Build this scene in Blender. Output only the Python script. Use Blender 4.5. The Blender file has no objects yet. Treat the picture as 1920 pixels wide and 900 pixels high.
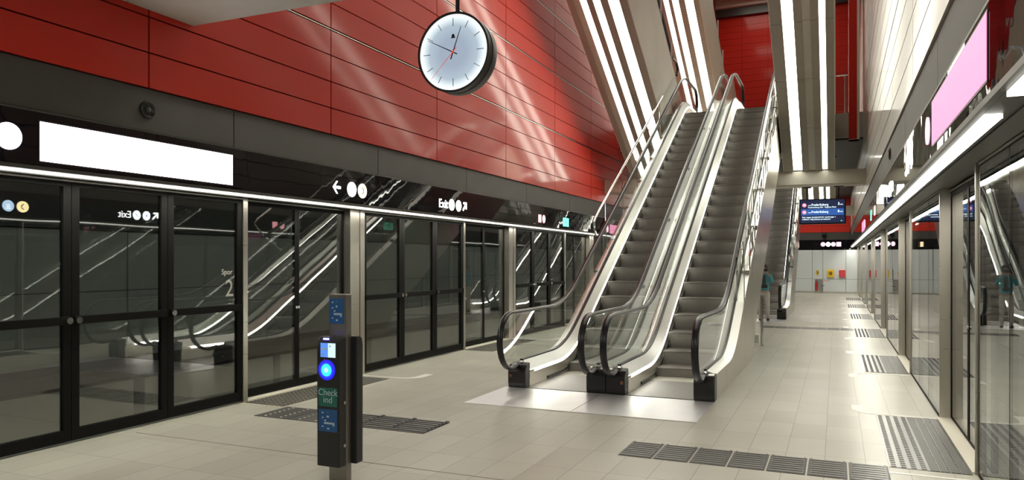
import bpy, math, random
from mathutils import Matrix, Vector
random.seed(4)
S = bpy.context.scene
COL = S.collection
R = math.radians
PI = math.pi

# ------------------------------------------------------------------ camera
FPX = 1392.0
cam_d = bpy.data.cameras.new('camera'); cam = bpy.data.objects.new('camera', cam_d); COL.objects.link(cam)
cam.location = (0, 0, 1.6); cam.rotation_euler = (R(90), 0, R(23.6))
cam_d.sensor_width = 36; cam_d.lens = FPX / 1920 * 36; cam_d.shift_y = 40 / 1920
cam_d.clip_start = .05; cam_d.clip_end = 200
S.camera = cam
# ------------------------------------------------------------------ world, exposure
W = bpy.data.worlds.new('world'); S.world = W; W.use_nodes = True
W.node_tree.nodes['Background'].inputs[0].default_value = (.8, .9, 1, 1)
W.node_tree.nodes['Background'].inputs[1].default_value = .05
S.view_settings.view_transform = 'Standard'; S.view_settings.look = 'None'
S.view_settings.exposure = 0.14; S.view_settings.gamma = 1.0; S.view_settings.use_curve_mapping = False
cy = S.cycles
cy.use_denoising = True
cy.max_bounces = 12; cy.diffuse_bounces = 5; cy.glossy_bounces = 7; cy.transmission_bounces = 6
cy.transparent_max_bounces = 40
cy.sample_clamp_indirect = 8.0; cy.caustics_reflective = False; cy.caustics_refractive = False
STRIP_L = 38.0       # platform edge strip lights
UNDER_L = 9.0       # strips under the upper escalators
SKIRT_L = 14.0        # strips in the escalator skirts
FILL_W = 90.0        # each fill lamp bank added in the hall ceiling

# ------------------------------------------------------------------ materials
def new_mat(name):
    m = bpy.data.materials.new(name); m.use_nodes = True
    nt = m.node_tree
    return m, nt, nt.nodes['Principled BSDF']

def mat(name, col, rough=.5, metal=0.0, coat=0.0, coat_rough=.05, spec=.5, vary=0.0, vscale=6.0, bump=0.0, bscale=30.0, coat_ior=1.5):
    m, nt, b = new_mat(name)
    b.inputs['Base Color'].default_value = (*col, 1); b.inputs['Roughness'].default_value = rough
    b.inputs['Metallic'].default_value = metal; b.inputs['Specular IOR Level'].default_value = spec
    b.inputs['Coat Weight'].default_value = coat; b.inputs['Coat Roughness'].default_value = coat_rough
    b.inputs['Coat IOR'].default_value = coat_ior
    if vary or bump:
        tc = nt.nodes.new('ShaderNodeTexCoord')
        n = nt.nodes.new('ShaderNodeTexNoise'); n.inputs['Scale'].default_value = vscale; n.inputs['Detail'].default_value = 6
        nt.links.new(tc.outputs['Object'], n.inputs['Vector'])
        if vary:
            mr = nt.nodes.new('ShaderNodeMapRange'); mr.inputs[3].default_value = 1 - vary; mr.inputs[4].default_value = 1 + vary
            nt.links.new(n.outputs['Fac'], mr.inputs[0])
            mx = nt.nodes.new('ShaderNodeVectorMath'); mx.operation = 'SCALE'; mx.inputs[0].default_value = col
            nt.links.new(mr.outputs[0], mx.inputs['Scale']); nt.links.new(mx.outputs[0], b.inputs['Base Color'])
        if bump:
            n2 = nt.nodes.new('ShaderNodeTexNoise'); n2.inputs['Scale'].default_value = bscale; n2.inputs['Detail'].default_value = 3
            nt.links.new(tc.outputs['Object'], n2.inputs['Vector'])
            bp = nt.nodes.new('ShaderNodeBump'); bp.inputs['Distance'].default_value = bump
            nt.links.new(n2.outputs['Fac'], bp.inputs['Height']); nt.links.new(bp.outputs[0], b.inputs['Normal'])
            nt.links.new(bp.outputs[0], b.inputs['Coat Normal'])
    return m

def emit(name, col, strength, base=.03):
    m, nt, b = new_mat(name)
    b.inputs['Base Color'].default_value = (base, base, base, 1)
    b.inputs['Emission Color'].default_value = (*col, 1); b.inputs['Emission Strength'].default_value = strength
    return m

def glass(name, tint, r0, rough=0.0, wave=0.0, wscale=1.0):
    """a thin clear sheet: Schlick reflection over a tinted transparent body"""
    m = bpy.data.materials.new(name); m.use_nodes = True; nt = m.node_tree; nt.nodes.clear()
    N = nt.nodes.new; L = nt.links.new
    out = N('ShaderNodeOutputMaterial'); mix = N('ShaderNodeMixShader'); tr = N('ShaderNodeBsdfTransparent'); gl = N('ShaderNodeBsdfGlossy')
    tr.inputs[0].default_value = (*tint, 1); gl.inputs['Color'].default_value = (1, 1, 1, 1); gl.inputs['Roughness'].default_value = rough
    geo = N('ShaderNodeNewGeometry'); d = N('ShaderNodeVectorMath'); d.operation = 'DOT_PRODUCT'
    L(geo.outputs['Incoming'], d.inputs[0]); L(geo.outputs['Normal'], d.inputs[1])
    a = N('ShaderNodeMath'); a.operation = 'ABSOLUTE'; L(d.outputs['Value'], a.inputs[0])
    s = N('ShaderNodeMath'); s.operation = 'SUBTRACT'; s.inputs[0].default_value = 1; L(a.outputs[0], s.inputs[1])
    p = N('ShaderNodeMath'); p.operation = 'POWER'; p.inputs[1].default_value = 5; L(s.outputs[0], p.inputs[0])
    mr = N('ShaderNodeMapRange'); mr.inputs[3].default_value = r0; mr.inputs[4].default_value = 1; L(p.outputs[0], mr.inputs[0])
    L(mr.outputs[0], mix.inputs[0]); L(tr.outputs[0], mix.inputs[1]); L(gl.outputs[0], mix.inputs[2]); L(mix.outputs[0], out.inputs[0])
    if wave:
        tc = N('ShaderNodeTexCoord'); n = N('ShaderNodeTexNoise'); n.inputs['Scale'].default_value = wscale; n.inputs['Detail'].default_value = 1
        L(tc.outputs['Object'], n.inputs['Vector'])
        bp = N('ShaderNodeBump'); bp.inputs['Distance'].default_value = wave; L(n.outputs['Fac'], bp.inputs['Height'])
        L(bp.outputs[0], gl.inputs['Normal'])
    return m

def floor_mat():
    m, nt, b = new_mat('pale_stone_tile'); N = nt.nodes.new; L = nt.links.new
    tc = N('ShaderNodeTexCoord'); mp = N('ShaderNodeMapping'); mp.inputs['Rotation'].default_value = (0, 0, R(90)); mp.inputs['Location'].default_value = (.025, .085, 0)
    L(tc.outputs['Object'], mp.inputs[0])
    br = N('ShaderNodeTexBrick'); br.offset = 0.0; br.squash = 1.0
    br.inputs['Scale'].default_value = 1; br.inputs['Brick Width'].default_value = .6; br.inputs['Row Height'].default_value = .2985
    br.inputs['Mortar Size'].default_value = .0035; br.inputs['Mortar Smooth'].default_value = .3; br.inputs['Bias'].default_value = -.2
    br.inputs['Color1'].default_value = (.42, .41, .345, 1); br.inputs['Color2'].default_value = (.48, .47, .40, 1); br.inputs['Mortar'].default_value = (.24, .23, .19, 1)
    L(mp.outputs[0], br.inputs['Vector'])
    n = N('ShaderNodeTexNoise'); n.inputs['Scale'].default_value = 140; n.inputs['Detail'].default_value = 4; L(tc.outputs['Object'], n.inputs['Vector'])
    n2 = N('ShaderNodeTexNoise'); n2.inputs['Scale'].default_value = .8; n2.inputs['Detail'].default_value = 5; L(tc.outputs['Object'], n2.inputs['Vector'])
    ad = N('ShaderNodeMath'); ad.operation = 'ADD'; L(n.outputs['Fac'], ad.inputs[0]); L(n2.outputs['Fac'], ad.inputs[1])
    mr = N('ShaderNodeMapRange'); mr.inputs[1].default_value = .5; mr.inputs[2].default_value = 1.5; mr.inputs[3].default_value = .8; mr.inputs[4].default_value = 1.15; L(ad.outputs[0], mr.inputs[0])
    mx = N('ShaderNodeVectorMath'); mx.operation = 'SCALE'; L(br.outputs['Color'], mx.inputs[0]); L(mr.outputs[0], mx.inputs['Scale'])
    L(mx.outputs[0], b.inputs['Base Color'])
    b.inputs['Roughness'].default_value = .34; b.inputs['Specular IOR Level'].default_value = .4
    return m

def ribbed(name, col, axis=2, scale=30.0, dist=.004, rough=.45, metal=.6):
    m, nt, b = new_mat(name); N = nt.nodes.new; L = nt.links.new
    tc = N('ShaderNodeTexCoord'); w = N('ShaderNodeTexWave'); w.bands_direction = 'XYZ'[axis]; w.inputs['Scale'].default_value = scale
    L(tc.outputs['Object'], w.inputs['Vector']); bp = N('ShaderNodeBump'); bp.inputs['Distance'].default_value = dist; L(w.outputs['Fac'], bp.inputs['Height'])
    L(bp.outputs[0], b.inputs['Normal'])
    n = N('ShaderNodeTexNoise'); n.inputs['Scale'].default_value = 3; n.inputs['Detail'].default_value = 6; L(tc.outputs['Object'], n.inputs['Vector'])
    mr = N('ShaderNodeMapRange'); mr.inputs[3].default_value = .8; mr.inputs[4].default_value = 1.2; L(n.outputs['Fac'], mr.inputs[0])
    mx = N('ShaderNodeVectorMath'); mx.operation = 'SCALE'; mx.inputs[0].default_value = col; L(mr.outputs[0], mx.inputs['Scale']); L(mx.outputs[0], b.inputs['Base Color'])
    b.inputs['Roughness'].default_value = rough; b.inputs['Metallic'].default_value = metal
    return m

def brushed(name, col, rough=.3, stretch=(1, 1, 40)):
    m, nt, b = new_mat(name); N = nt.nodes.new; L = nt.links.new
    tc = N('ShaderNodeTexCoord'); mp = N('ShaderNodeMapping'); mp.inputs['Scale'].default_value = stretch; L(tc.outputs['Object'], mp.inputs[0])
    n = N('ShaderNodeTexNoise'); n.inputs['Scale'].default_value = 3; n.inputs['Detail'].default_value = 5; L(mp.outputs[0], n.inputs['Vector'])
    mr = N('ShaderNodeMapRange'); mr.inputs[3].default_value = rough * .75; mr.inputs[4].default_value = rough * 1.3; L(n.outputs['Fac'], mr.inputs[0]); L(mr.outputs[0], b.inputs['Roughness'])
    b.inputs['Base Color'].default_value = (*col, 1); b.inputs['Metallic'].default_value = 1
    return m

M = dict(
    floor=floor_mat(),
    red=mat('red_enamel_panel', (.60, .024, .010), .5, 0.0, .4, .10, .2, coat_ior=1.55),
    beige_reflection=mat('beige_reflection_panel', (.36, .325, .27), .45, 0.0, .7, .10, .3, coat_ior=1.55),  # right wall: beige of the grazing reflection put into the base colour
    gap=mat('dark_joint', (.012, .008, .007), .8),
    band=ribbed('dark_ribbed_panel', (.082, .076, .068), 2, 60, .0015, .5, .3),
    black=mat('black_gloss_glass', (.006, .005, .008), .015, 0, 0, spec=.45, bump=.0035, bscale=1.3),
    soffit=mat('dark_grey_metal', (.10, .098, .09), .4, .7),
    frame=mat('black_frame', (.005, .005, .0045), .6, spec=.15),
    steel=brushed('brushed_steel', (.60, .57, .51), .3),
    chrome=mat('polished_steel', (.80, .79, .77), .14, 1),
    clad=brushed('escalator_steel', (.72, .68, .60), .3, (1, 12, 1)),
    deck=mat('escalator_deck_steel', (.80, .80, .78), .34, 1),
    step=mat('step_aluminium', (.25, .232, .205), .5, .3, vary=.15, vscale=20),
    step_nose=mat('step_nosing', (.10, .095, .085), .5, .3),
    comb=mat('comb_plate_steel', (.20, .19, .175), .4, .6, vary=.2, vscale=15),
    plate=mat('landing_plate_steel', (.80, .80, .82), .32, .7, vary=.08, vscale=4, bump=.0006, bscale=5),
    rubber=mat('handrail_rubber', (.011, .012, .015), .3, spec=.45),
    plastic=mat('black_plastic', (.015, .014, .015), .35),
    psd=glass('screen_glass', (.80, .82, .80), .115, 0, .0022, .9),
    psd_right=glass('screen_glass_clear', (.80, .82, .80), .085, 0, .0012, .9),
    bal=glass('balustrade_glass', (.945, .968, .952), .05, 0),
    concrete=mat('concrete', (.46, .44, .38), .75, vary=.18, vscale=2.2, bump=.003, bscale=8),
    under=mat('underside_panel', (.42, .39, .33), .45, .3, vary=.12, vscale=2),
    under2=mat('underside_panel_pale', (.64, .61, .53), .42, .25, vary=.12, vscale=2),
    truss=mat('truss_cladding', (.78, .75, .66), .5, .1, vary=.1, vscale=2),
    trackwall=mat('track_wall_panel', (.27, .275, .26), .5, vary=.12, vscale=1.5),
    trackdark=mat('track_dark', (.05, .05, .047), .7),
    trackpale=mat('track_plinth', (.40, .38, .33), .7, vary=.15, vscale=2),
    white_panel=mat('white_enamel_panel', (.72, .76, .76), .22, 0, .5, .06),
    paint=mat('white_floor_paint', (.86, .85, .80), .5),
    grate=mat('tactile_steel', (.17, .17, .165), .32, .7),
    grate_dark=mat('tactile_dark', (.06, .058, .052), .5, .4),
    sill=mat('pale_sill', (.68, .65, .55), .45),
    lamp=emit('strip_light', (1, .965, .84), STRIP_L),
    lamp_side=emit('strip_light_side', (1, .98, .88), 1.7),
    under_lamp=emit('underside_light', (1, .965, .82), UNDER_L),
    skirt_lamp=emit('skirt_light', (1, .97, .86), SKIRT_L),
    fill_lamp=emit('ceiling_fill_lamp', (1, .95, .86), 6.0),
    sign_white=emit('sign_white', (.97, .98, 1), 7.0),
    sign_screen=emit('sign_screen_white', (1, .90, .97), 7.0),
    sign_pink=emit('sign_screen_pink', (1, .33, .56), 1.15),
    sign_red=emit('sign_red', (1, .42, .45), 2.2),
    sign_rose=emit('sign_rose', (1, .45, .62), 2.4),
    sign_green=emit('sign_green', (.12, 1, .62), 2.6),
    sign_yellow=emit('sign_yellow', (1, .82, .42), 5.0),
    sign_blue=emit('sign_blue', (.55, .75, 1), 4.0),
    picto=mat('pictogram_black', (.02, .02, .025), .6),
)

# ------------------------------------------------------------------ mesh helpers
class MB:
    def __init__(s): s.v = []; s.f = []; s.mi = []
    def face(s, idx, mi=0): s.f.append(tuple(idx)); s.mi.append(mi)
    def box(s, x0, x1, y0, y1, z0, z1, mi=0):
        b = len(s.v)
        s.v += [(x, y, z) for z in (z0, z1) for y in (y0, y1) for x in (x0, x1)]
        for q in ((0, 2, 3, 1), (4, 5, 7, 6), (0, 1, 5, 4), (2, 6, 7, 3), (0, 4, 6, 2), (1, 3, 7, 5)): s.face([b + i for i in q], mi)
        return s
    def prism(s, pts, d0, d1, axis='x', mi=0):
        """polygon pts extruded along an axis: 'x' -> pts are (y,z); 'y' -> (x,z); 'z' -> (x,y)"""
        b = len(s.v); n = len(pts)
        for d in (d0, d1):
            for p in pts:
                s.v.append((d, p[0], p[1]) if axis == 'x' else (p[0], d, p[1]) if axis == 'y' else (p[0], p[1], d))
        s.face([b + i for i in range(n)], mi); s.face([b + n + i for i in range(n)][::-1], mi)
        for i in range(n):
            j = (i + 1) % n; s.face([b + i, b + n + i, b + n + j, b + j], mi)
        return s
    def loft(s, rings, closed=True, caps=True, mi=0):
        b = len(s.v); n = len(rings[0])
        for r in rings: s.v += [tuple(p) for p in r]
        for k in range(len(rings) - 1):
            for i in range(n if closed else n - 1):
                j = (i + 1) % n; s.face([b + k * n + i, b + k * n + j, b + (k + 1) * n + j, b + (k + 1) * n + i], mi)
        if caps and closed:
            s.face([b + i for i in range(n)][::-1], mi); s.face([b + (len(rings) - 1) * n + i for i in range(n)], mi)
        return s
    def ribbon(s, ys, quad, mi=0):
        """section given by quad(y) -> list of (x,z) corners, lofted along y"""
        return s.loft([[(p[0], y, p[1]) for p in quad(y)] for y in ys], mi=mi)
    def tube(s, path, r, n=10, mi=0):
        P = [Vector(p) for p in path]; rings = []; up = None
        for i, p in enumerate(P):
            t = (P[min(i + 1, len(P) - 1)] - P[max(i - 1, 0)]).normalized()
            if up is None:
                up = Vector((1, 0, 0)) if abs(t.x) < .9 else Vector((0, 0, 1))
            a = (up - t * up.dot(t)).normalized(); up = a; b = t.cross(a)
            rings.append([p + r * (math.cos(2 * PI * k / n) * a + math.sin(2 * PI * k / n) * b) for k in range(n)])
        return s.loft(rings, mi=mi)
    def cyl(s, c, axis, r, h, n=24, mi=0, r2=None):
        r2 = r if r2 is None else r2; ax = Vector(axis).normalized()
        a = ax.orthogonal().normalized(); b = ax.cross(a); c = Vector(c)
        return s.loft([[c + rr * (math.cos(2 * PI * k / n) * a + math.sin(2 * PI * k / n) * b) + ax * d for k in range(n)] for rr, d in ((r, 0), (r2, h))], mi=mi)
    def lathe(s, prof, c=(0, 0, 0), axis='z', n=32, mi=0):
        rings = []
        for r, h in prof:
            ring = []
            for k in range(n):
                a = 2 * PI * k / n; u, w = r * math.cos(a), r * math.sin(a)
                ring.append((c[0] + u, c[1] + w, c[2] + h) if axis == 'z' else (c[0] + u, c[1] + h, c[2] + w) if axis == 'y' else (c[0] + h, c[1] + u, c[2] + w))
            rings.append(ring)
        return s.loft(rings, mi=mi, caps=prof[0] != prof[-1])
    def build(s, name, mats, parent=None, loc=None, bevel=0.0, smooth=False):
        me = bpy.data.meshes.new(name); me.from_pydata(s.v, [], s.f)
        mats = mats if isinstance(mats, (list, tuple)) else [mats]
        for m in mats: me.materials.append(M[m] if isinstance(m, str) else m)
        for p, i in zip(me.polygons, s.mi): p.material_index = i
        import bmesh
        bm = bmesh.new(); bm.from_mesh(me); bmesh.ops.recalc_face_normals(bm, faces=bm.faces); bm.to_mesh(me); bm.free()
        o = bpy.data.objects.new(name, me); COL.objects.link(o)
        if parent: o.parent = parent
        if loc: o.location = loc
        if bevel:
            md = o.modifiers.new('bevel', 'BEVEL'); md.width = bevel; md.segments = 2; md.limit_method = 'ANGLE'
        if smooth:
            for p in me.polygons: p.use_smooth = True
            try: me.set_sharp_from_angle(angle=R(40))
            except Exception: pass
        return o

def tag(o, label=None, cat=None, group=None, kind=None):
    if label: o['label'] = label
    if cat: o['category'] = cat
    if group: o['group'] = group
    if kind: o['kind'] = kind
    return o
def thing(name, label, cat, loc=(0, 0, 0), rot=(0, 0, 0), group=None):
    o = bpy.data.objects.new(name, None); COL.objects.link(o); o.location = loc; o.rotation_euler = rot; o.empty_display_size = .1
    return tag(o, label, cat, group)
def struct(o): o['kind'] = 'structure'; return o
def copy_tree(o, parent=None):
    c = o.copy(); COL.objects.link(c)
    if parent: c.parent = parent
    for ch in list(o.children): copy_tree(ch, c)
    return c
def text(name, body, size, material, parent, x, y, z=.0, align='CENTER', extrude=.001, sx=1.0):
    cu = bpy.data.curves.new(name, 'FONT'); cu.body = body; cu.size = size; cu.align_x = align; cu.align_y = 'CENTER'; cu.extrude = extrude
    cu.materials.append(M[material] if isinstance(material, str) else material)
    tmp = bpy.data.objects.new(name + '_curve', cu); COL.objects.link(tmp)
    me = bpy.data.meshes.new_from_object(tmp.evaluated_get(bpy.context.evaluated_depsgraph_get())); me.name = name
    bpy.data.objects.remove(tmp); bpy.data.curves.remove(cu)
    o = bpy.data.objects.new(name, me); COL.objects.link(o); o.parent = parent; o.location = (x, y, z); o.scale = (sx, 1, 1)
    return o
ORD = ['first', 'second', 'third', 'fourth', 'fifth', 'sixth', 'seventh', 'eighth', 'ninth', 'tenth', 'eleventh', 'twelfth', 'thirteenth']

# ------------------------------------------------------------------ main measures
XL, XR = -6.17, .965            # glass screens
FL, FR = -5.90, .645            # fascia and upper walls
YN, YF = -6.0, 41.0             # ends of the hall
ZS = 2.335                      # soffit over the doors
ZH = 15.3                       # ceiling
PER = 5.43                      # door spacing
D0, D1 = 6.50, 8.68             # sliding door zone of the first module

# ------------------------------------------------------------------ the setting
struct(MB().box(-6.55, 1.35, YN, YF, -.3, 0).build('floor', 'floor'))
f = MB()
f.box(-6.0, .38, 4.945, 4.955, -.004, .0012)
struct(f.build('trim_floor', mat('joint_sealant', (.16, .14, .11), .7)))
for nm, xa, xb in (('left', -10.4, -6.55), ('right', 1.35, 5.2)):
    struct(MB().box(xa, xb, YN, YF + 8, -1.5, -1.2).build('floor_trackbed_' + nm, 'trackdark'))
    struct(MB().box(xa, xb, YN, YF + 8, 3.6, 3.8).build('ceiling_track_' + nm, 'trackdark'))
for nm, x0, sg in (('left', -10.2, -1), ('right', 5.0, 1)):
    b = MB(); b.box(*sorted((x0 + sg * .03, x0 + sg * .25)), YN, YF + 8, -1.5, 3.8, 1)
    y = YN
    ymod = -1.03
    y = ymod
    while y < YF + 8:                                    # wall panels with open joints
        for za, zb in ((.10, 1.14), (1.155, 2.06)):
            b.box(*sorted((x0, x0 + sg * .04)), y + .008, y + 3.1 - .008, za, zb, 0)
        b.box(*sorted((x0 - sg * .25, x0 + sg * .04)), y + .1, y + 3.0, -1.0, -.22, 2)
        b.box(*sorted((x0 - sg * .3, x0 + sg * .04)), y, y + 3.1, -.16, -.02, 1)
        y += 3.1
    b.box(*sorted((x0 - sg * .05, x0 + sg * .04)), YN, YF + 8, 2.075, 3.6, 1)
    struct(b.build('wall_track_' + nm, ['trackwall', 'trackdark', 'trackpale']))

def panel_wall(x0, sg, z0, z1):
    """enamel panels 2.74 m long, 0.335 m tall, a steel line in every fourth joint"""
    b = MB(); b.box(*sorted((x0 + sg * .03, x0 + sg * .2)), YN, YF, z0, z1, 1)
    y = 5.01 - 2.735 * 4; r0 = z0
    while y < YF:
        z = z0; k = 0
        while z < z1 - .01:
            ya, yb = max(YN, y + .009), min(YF, y + 2.735 - .009)
            if yb > ya: b.box(*sorted((x0, x0 + sg * .035)), ya, yb, z + (.02 if k % 4 == 0 and k else .0075), min(z + .335 - (.02 if k % 4 == 3 else .0075), z1), 0)
            if k % 4 == 0 and k and yb > ya: b.box(*sorted((x0 + sg * .004, x0 + sg * .035)), ya, yb, z - .005, z + .005, 2)
            z += .335; k += 1
        y += 2.735
    return b
struct(panel_wall(FL, -1, 3.22, ZH).build('wall_left', ['red', 'gap', 'steel']))
struct(panel_wall(FR, 1, 3.22, ZH).build('wall_right', ['beige_reflection', 'gap', 'steel']))
for nm, x0, sg in (('left', FL, -1), ('right', FR, 1)):
    b = MB(); y = 6.1 - 2.735 * 5
    while y < YF:
        b.box(*sorted((x0 + sg * .02, x0 + sg * .2)), max(YN, y + .006), min(YF, y + 2.729), 2.825, 3.215, 0); y += 2.735
    b.box(*sorted((x0 + sg * .035, x0 + sg * .2)), YN, YF, 2.82, 3.22, 1)
    struct(b.build('trim_ribbed_band_' + nm, ['band', 'gap']))
    # black glass fascia in 5.43 m lengths, steel lip, dark soffit
    b = MB(); y = -2.17
    ys = [YN] + [5.10 + PER * k for k in range(-2, 7)] + [YF]
    for a, c in zip(ys, ys[1:]): b.box(*sorted((x0, x0 + sg * .03)), a + .003, c - .003, 2.375, 2.80)
    struct(b.build('trim_fascia_' + nm, 'black'))
    xe = -6.55 if sg < 0 else 1.35
    b = MB(); b.box(*sorted((x0 - sg * .006, x0 + sg * .03)), YN, YF, 2.337, 2.37); b.box(*sorted((x0, x0 + sg * .05)), YN, YF, 2.803, 2.818)
    struct(b.build('trim_fascia_lip_' + nm, 'soffit'))
    b = MB(); b.box(*sorted((x0 + sg * .03, xe)), YN, YF, 2.336, 2.37)
    b.box(*sorted((x0 + sg * .16, x0 + sg * .165)), YN, YF, 2.328, 2.336, 1)
    struct(b.build('ceiling_soffit_' + nm, ['soffit', 'frame']))
    b = MB(); b.box(*sorted((x0 + sg * .2, xe)), YN, YF, 2.37, 3.8)
    struct(b.build('wall_header_' + nm, 'trackdark'))
# end wall: white panels, black fascia, ribbed band, red panels
b = MB(); b.box(-6.55, 1.35, YF + .03, YF + .3, -.3, ZH, 1)
for xa, xb in ((-6.3, -3.9), (-3.9, -2.35), (-2.35, -1.13), (-1.13, -.63), (-.63, .44), (.44, 1.2)):
    for za, zb in ((.06, .70), (.71, 2.18)):
        b.box(xa + .008, xb - .008, YF, YF + .04, za, zb, 0)
b.box(-6.3, 1.2, YF - .01, YF + .04, 0, .055, 2)
z = 3.07
while z < ZH - .2:
    for k in range(5):
        xa = FL + k * (FR - FL) / 5; b.box(xa + .005, xa + (FR - FL) / 5 - .005, YF, YF + .04, z + .005, z + .33, 3)
    z += .335
struct(b.build('wall_back', ['white_panel', 'gap', 'steel', 'red']))
struct(MB().box(FL, FR, YF - .02, YF + .04, 2.69, 3.06).build('trim_ribbed_band_back', 'band'))
struct(MB().box(FL, FR, YF - .03, YF + .04, 2.2, 2.685).build('trim_fascia_back', 'black'))
struct(MB().box(-6.55, 1.35, YN - .3, YN, -.3, ZH).build('wall_front', 'concrete'))
for nm, xa, xb in (('left', -10.4, -6.55), ('right', 1.35, 5.2)):
    struct(MB().box(xa, xb, YN - .3, YN, -1.5, 3.8).build('wall_tunnel_front_' + nm, 'trackdark'))
    struct(MB().box(xa, xb, YF + 8, YF + 8.3, -1.5, 3.8).build('wall_tunnel_back_' + nm, 'trackdark'))
    struct(MB().box(*((-6.55, -6.5) if nm == 'left' else (1.3, 1.35)), YN, YF + 8, -1.5, -.3).build('wall_platform_edge_' + nm, 'concrete'))
struct(MB().box(FL - .2, FR + .2, YN, YF + .2, ZH, ZH + .3).build('ceiling', 'concrete'))
for k in range(7):
    struct(MB().box(FL, FR, 5.0 + k * 6 - .25, 5.0 + k * 6 + .25, ZH - .7, ZH).build('ceiling_beam', 'soffit'))
struct(MB().box(FL, FR, YF - .5, YF, ZH - .28, ZH).build('ceiling_beam_back', 'truss'))
# mezzanine slabs and beams
b = MB(); b.box(FL, FR, YN, 5.53, 3.955, 5.5); struct(b.build('ceiling_mezzanine_near', 'concrete'))
for nm, ya, yb in (('middle', 21.6, 28.8), ('far', 34.75, YF)):
    b = MB(); b.box(FL, FR, ya, yb, 4.87, 5.54); struct(b.build('ceiling_mezzanine_' + nm, 'concrete'))
    b = MB(); b.box(FL, FR, ya + .03, yb, 4.83, 4.87, 0); struct(b.build('ceiling_mezzanine_lining_' + nm, 'trackdark'))
for nm, yy in (('middle', 19.93), ('far', 32.98)):
    b = MB(); b.box(FL, FR, yy, yy + .40, 3.52, 3.855); b.box(FL, FR, yy + .02, yy + .45, 3.48, 3.52)
    struct(b.build('beam_' + nm, 'truss'))

b = MB(); b.box(.30, .50, 21.58, 22.0, 4.83, ZH, 0); b.box(.50, .56, 21.58, 22.0, 4.83, ZH, 1); struct(b.build('reflection_block_red', ['red', 'truss']))  # red and pale block added in place of a reflection in the right wall
# ------------------------------------------------------------------ strip lights over the platform edges
def edge_lamp(x0, sg, ya, yb, label):
    t = thing('strip_light', label, 'light', (x0 + sg * .03, ya, ZS))
    MB().box(*sorted((sg * .005, sg * .080)), .01, yb - ya - .01, -.010, 0).build('diffuser', 'lamp', t)
    MB().box(*sorted((0, sg * .0045)), .004, yb - ya - .004, -.024, 0).build('side_lens', 'lamp_side', t)
    MB().box(*sorted((sg * .0805, sg * .085)), .004, yb - ya - .004, -.024, 0).build('housing', 'frame', t)
    for y in (0, yb - ya - .004): MB().box(*sorted((0, sg * .085)), y, y + .004, -.024, 0).build('end_cap', 'lamp_side', t)
edge_lamp(FL, -1, YN + .1, YF - .1, 'long white strip light under the black fascia over the left platform doors')
edge_lamp(FR, 1, 4.36, YF - .1, 'long white strip light under the black fascia over the right platform doors')
edge_lamp(FR, 1, YN + .1, 3.80, 'near white strip light over the right platform doors, cut by the right picture edge')

# ------------------------------------------------------------------ platform screens
def zone(X, sg, ya, yb, k, side):
    """fixed stretch: three glass leaves in black frames with a push bar each"""
    n = 3; w = (yb - ya - .07) / n
    t = thing('platform_screen', '%s fixed three-leaf glass screen with push bars along the %s track, counted from the camera' % (ORD[k], side), 'glass screen', (X, ya, 0), group='glass screens of the %s platform edge' % side)
    left = sg < 0
    def bx(m, xa, xb, *r): return m.box(*sorted((sg * xa, sg * xb)), *r)
    pane = 'psd' if left else 'psd_right'
    for i in range(n):
        y0, y1 = i * w, (i + 1) * w
        fr = MB(); e = .075 if left else .012
        if left:
            bx(fr, 0, .05, y0 + .003, y0 + e, .02, 2.295); bx(fr, 0, .05, y1 - e, y1 - .003, .02, 2.295)
            bx(fr, 0, .05, y0 + e, y1 - e, .02, .12); bx(fr, 0, .05, y0 + e, y1 - e, 2.255, 2.295)
        else:
            bx(fr, .006, .05, y0 + .002, y0 + e, .02, 2.31); bx(fr, .006, .05, y1 - e, y1 - .002, .02, 2.31)
            bx(fr, .0, .05, y0, y1, .005, .03); bx(fr, .006, .05, y0, y1, 2.30, 2.31)
        leaf = fr.build('leaf_frame', 'frame', t)
        g = MB(); bx(g, .004 if not left else .02, .014 if not left else .03, y0 + e, y1 - e, .03 if not left else .12, 2.30 if not left else 2.255); g.build('glass_pane', pane, leaf)
        if left:
            p = MB(); bx(p, -.03, .0, y0 + .02, y1 - .02, 1.045, 1.115)
            p.build('push_bar', 'frame', leaf)
            kb = MB(); kb.cyl((-sg * .03, y1 - .045 if i == 0 else y0 + .045, 1.08), (-sg, 0, 0), .03, .018, 16); kb.build('lock_knob', 'chrome', leaf)
    ps = MB(); bx(ps, -.012, .06, yb - ya - (.07 if left else .022), yb - ya, 0, 2.334); ps.build('end_post', 'steel', t)
    tr = MB(); bx(tr, -.01, .06, 0, yb - ya - .07, 2.300, 2.313) if left else bx(tr, .0, .06, 0, yb - ya - .07, 2.312, 2.33); tr.build('top_rail', 'steel', t)
    return t
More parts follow.
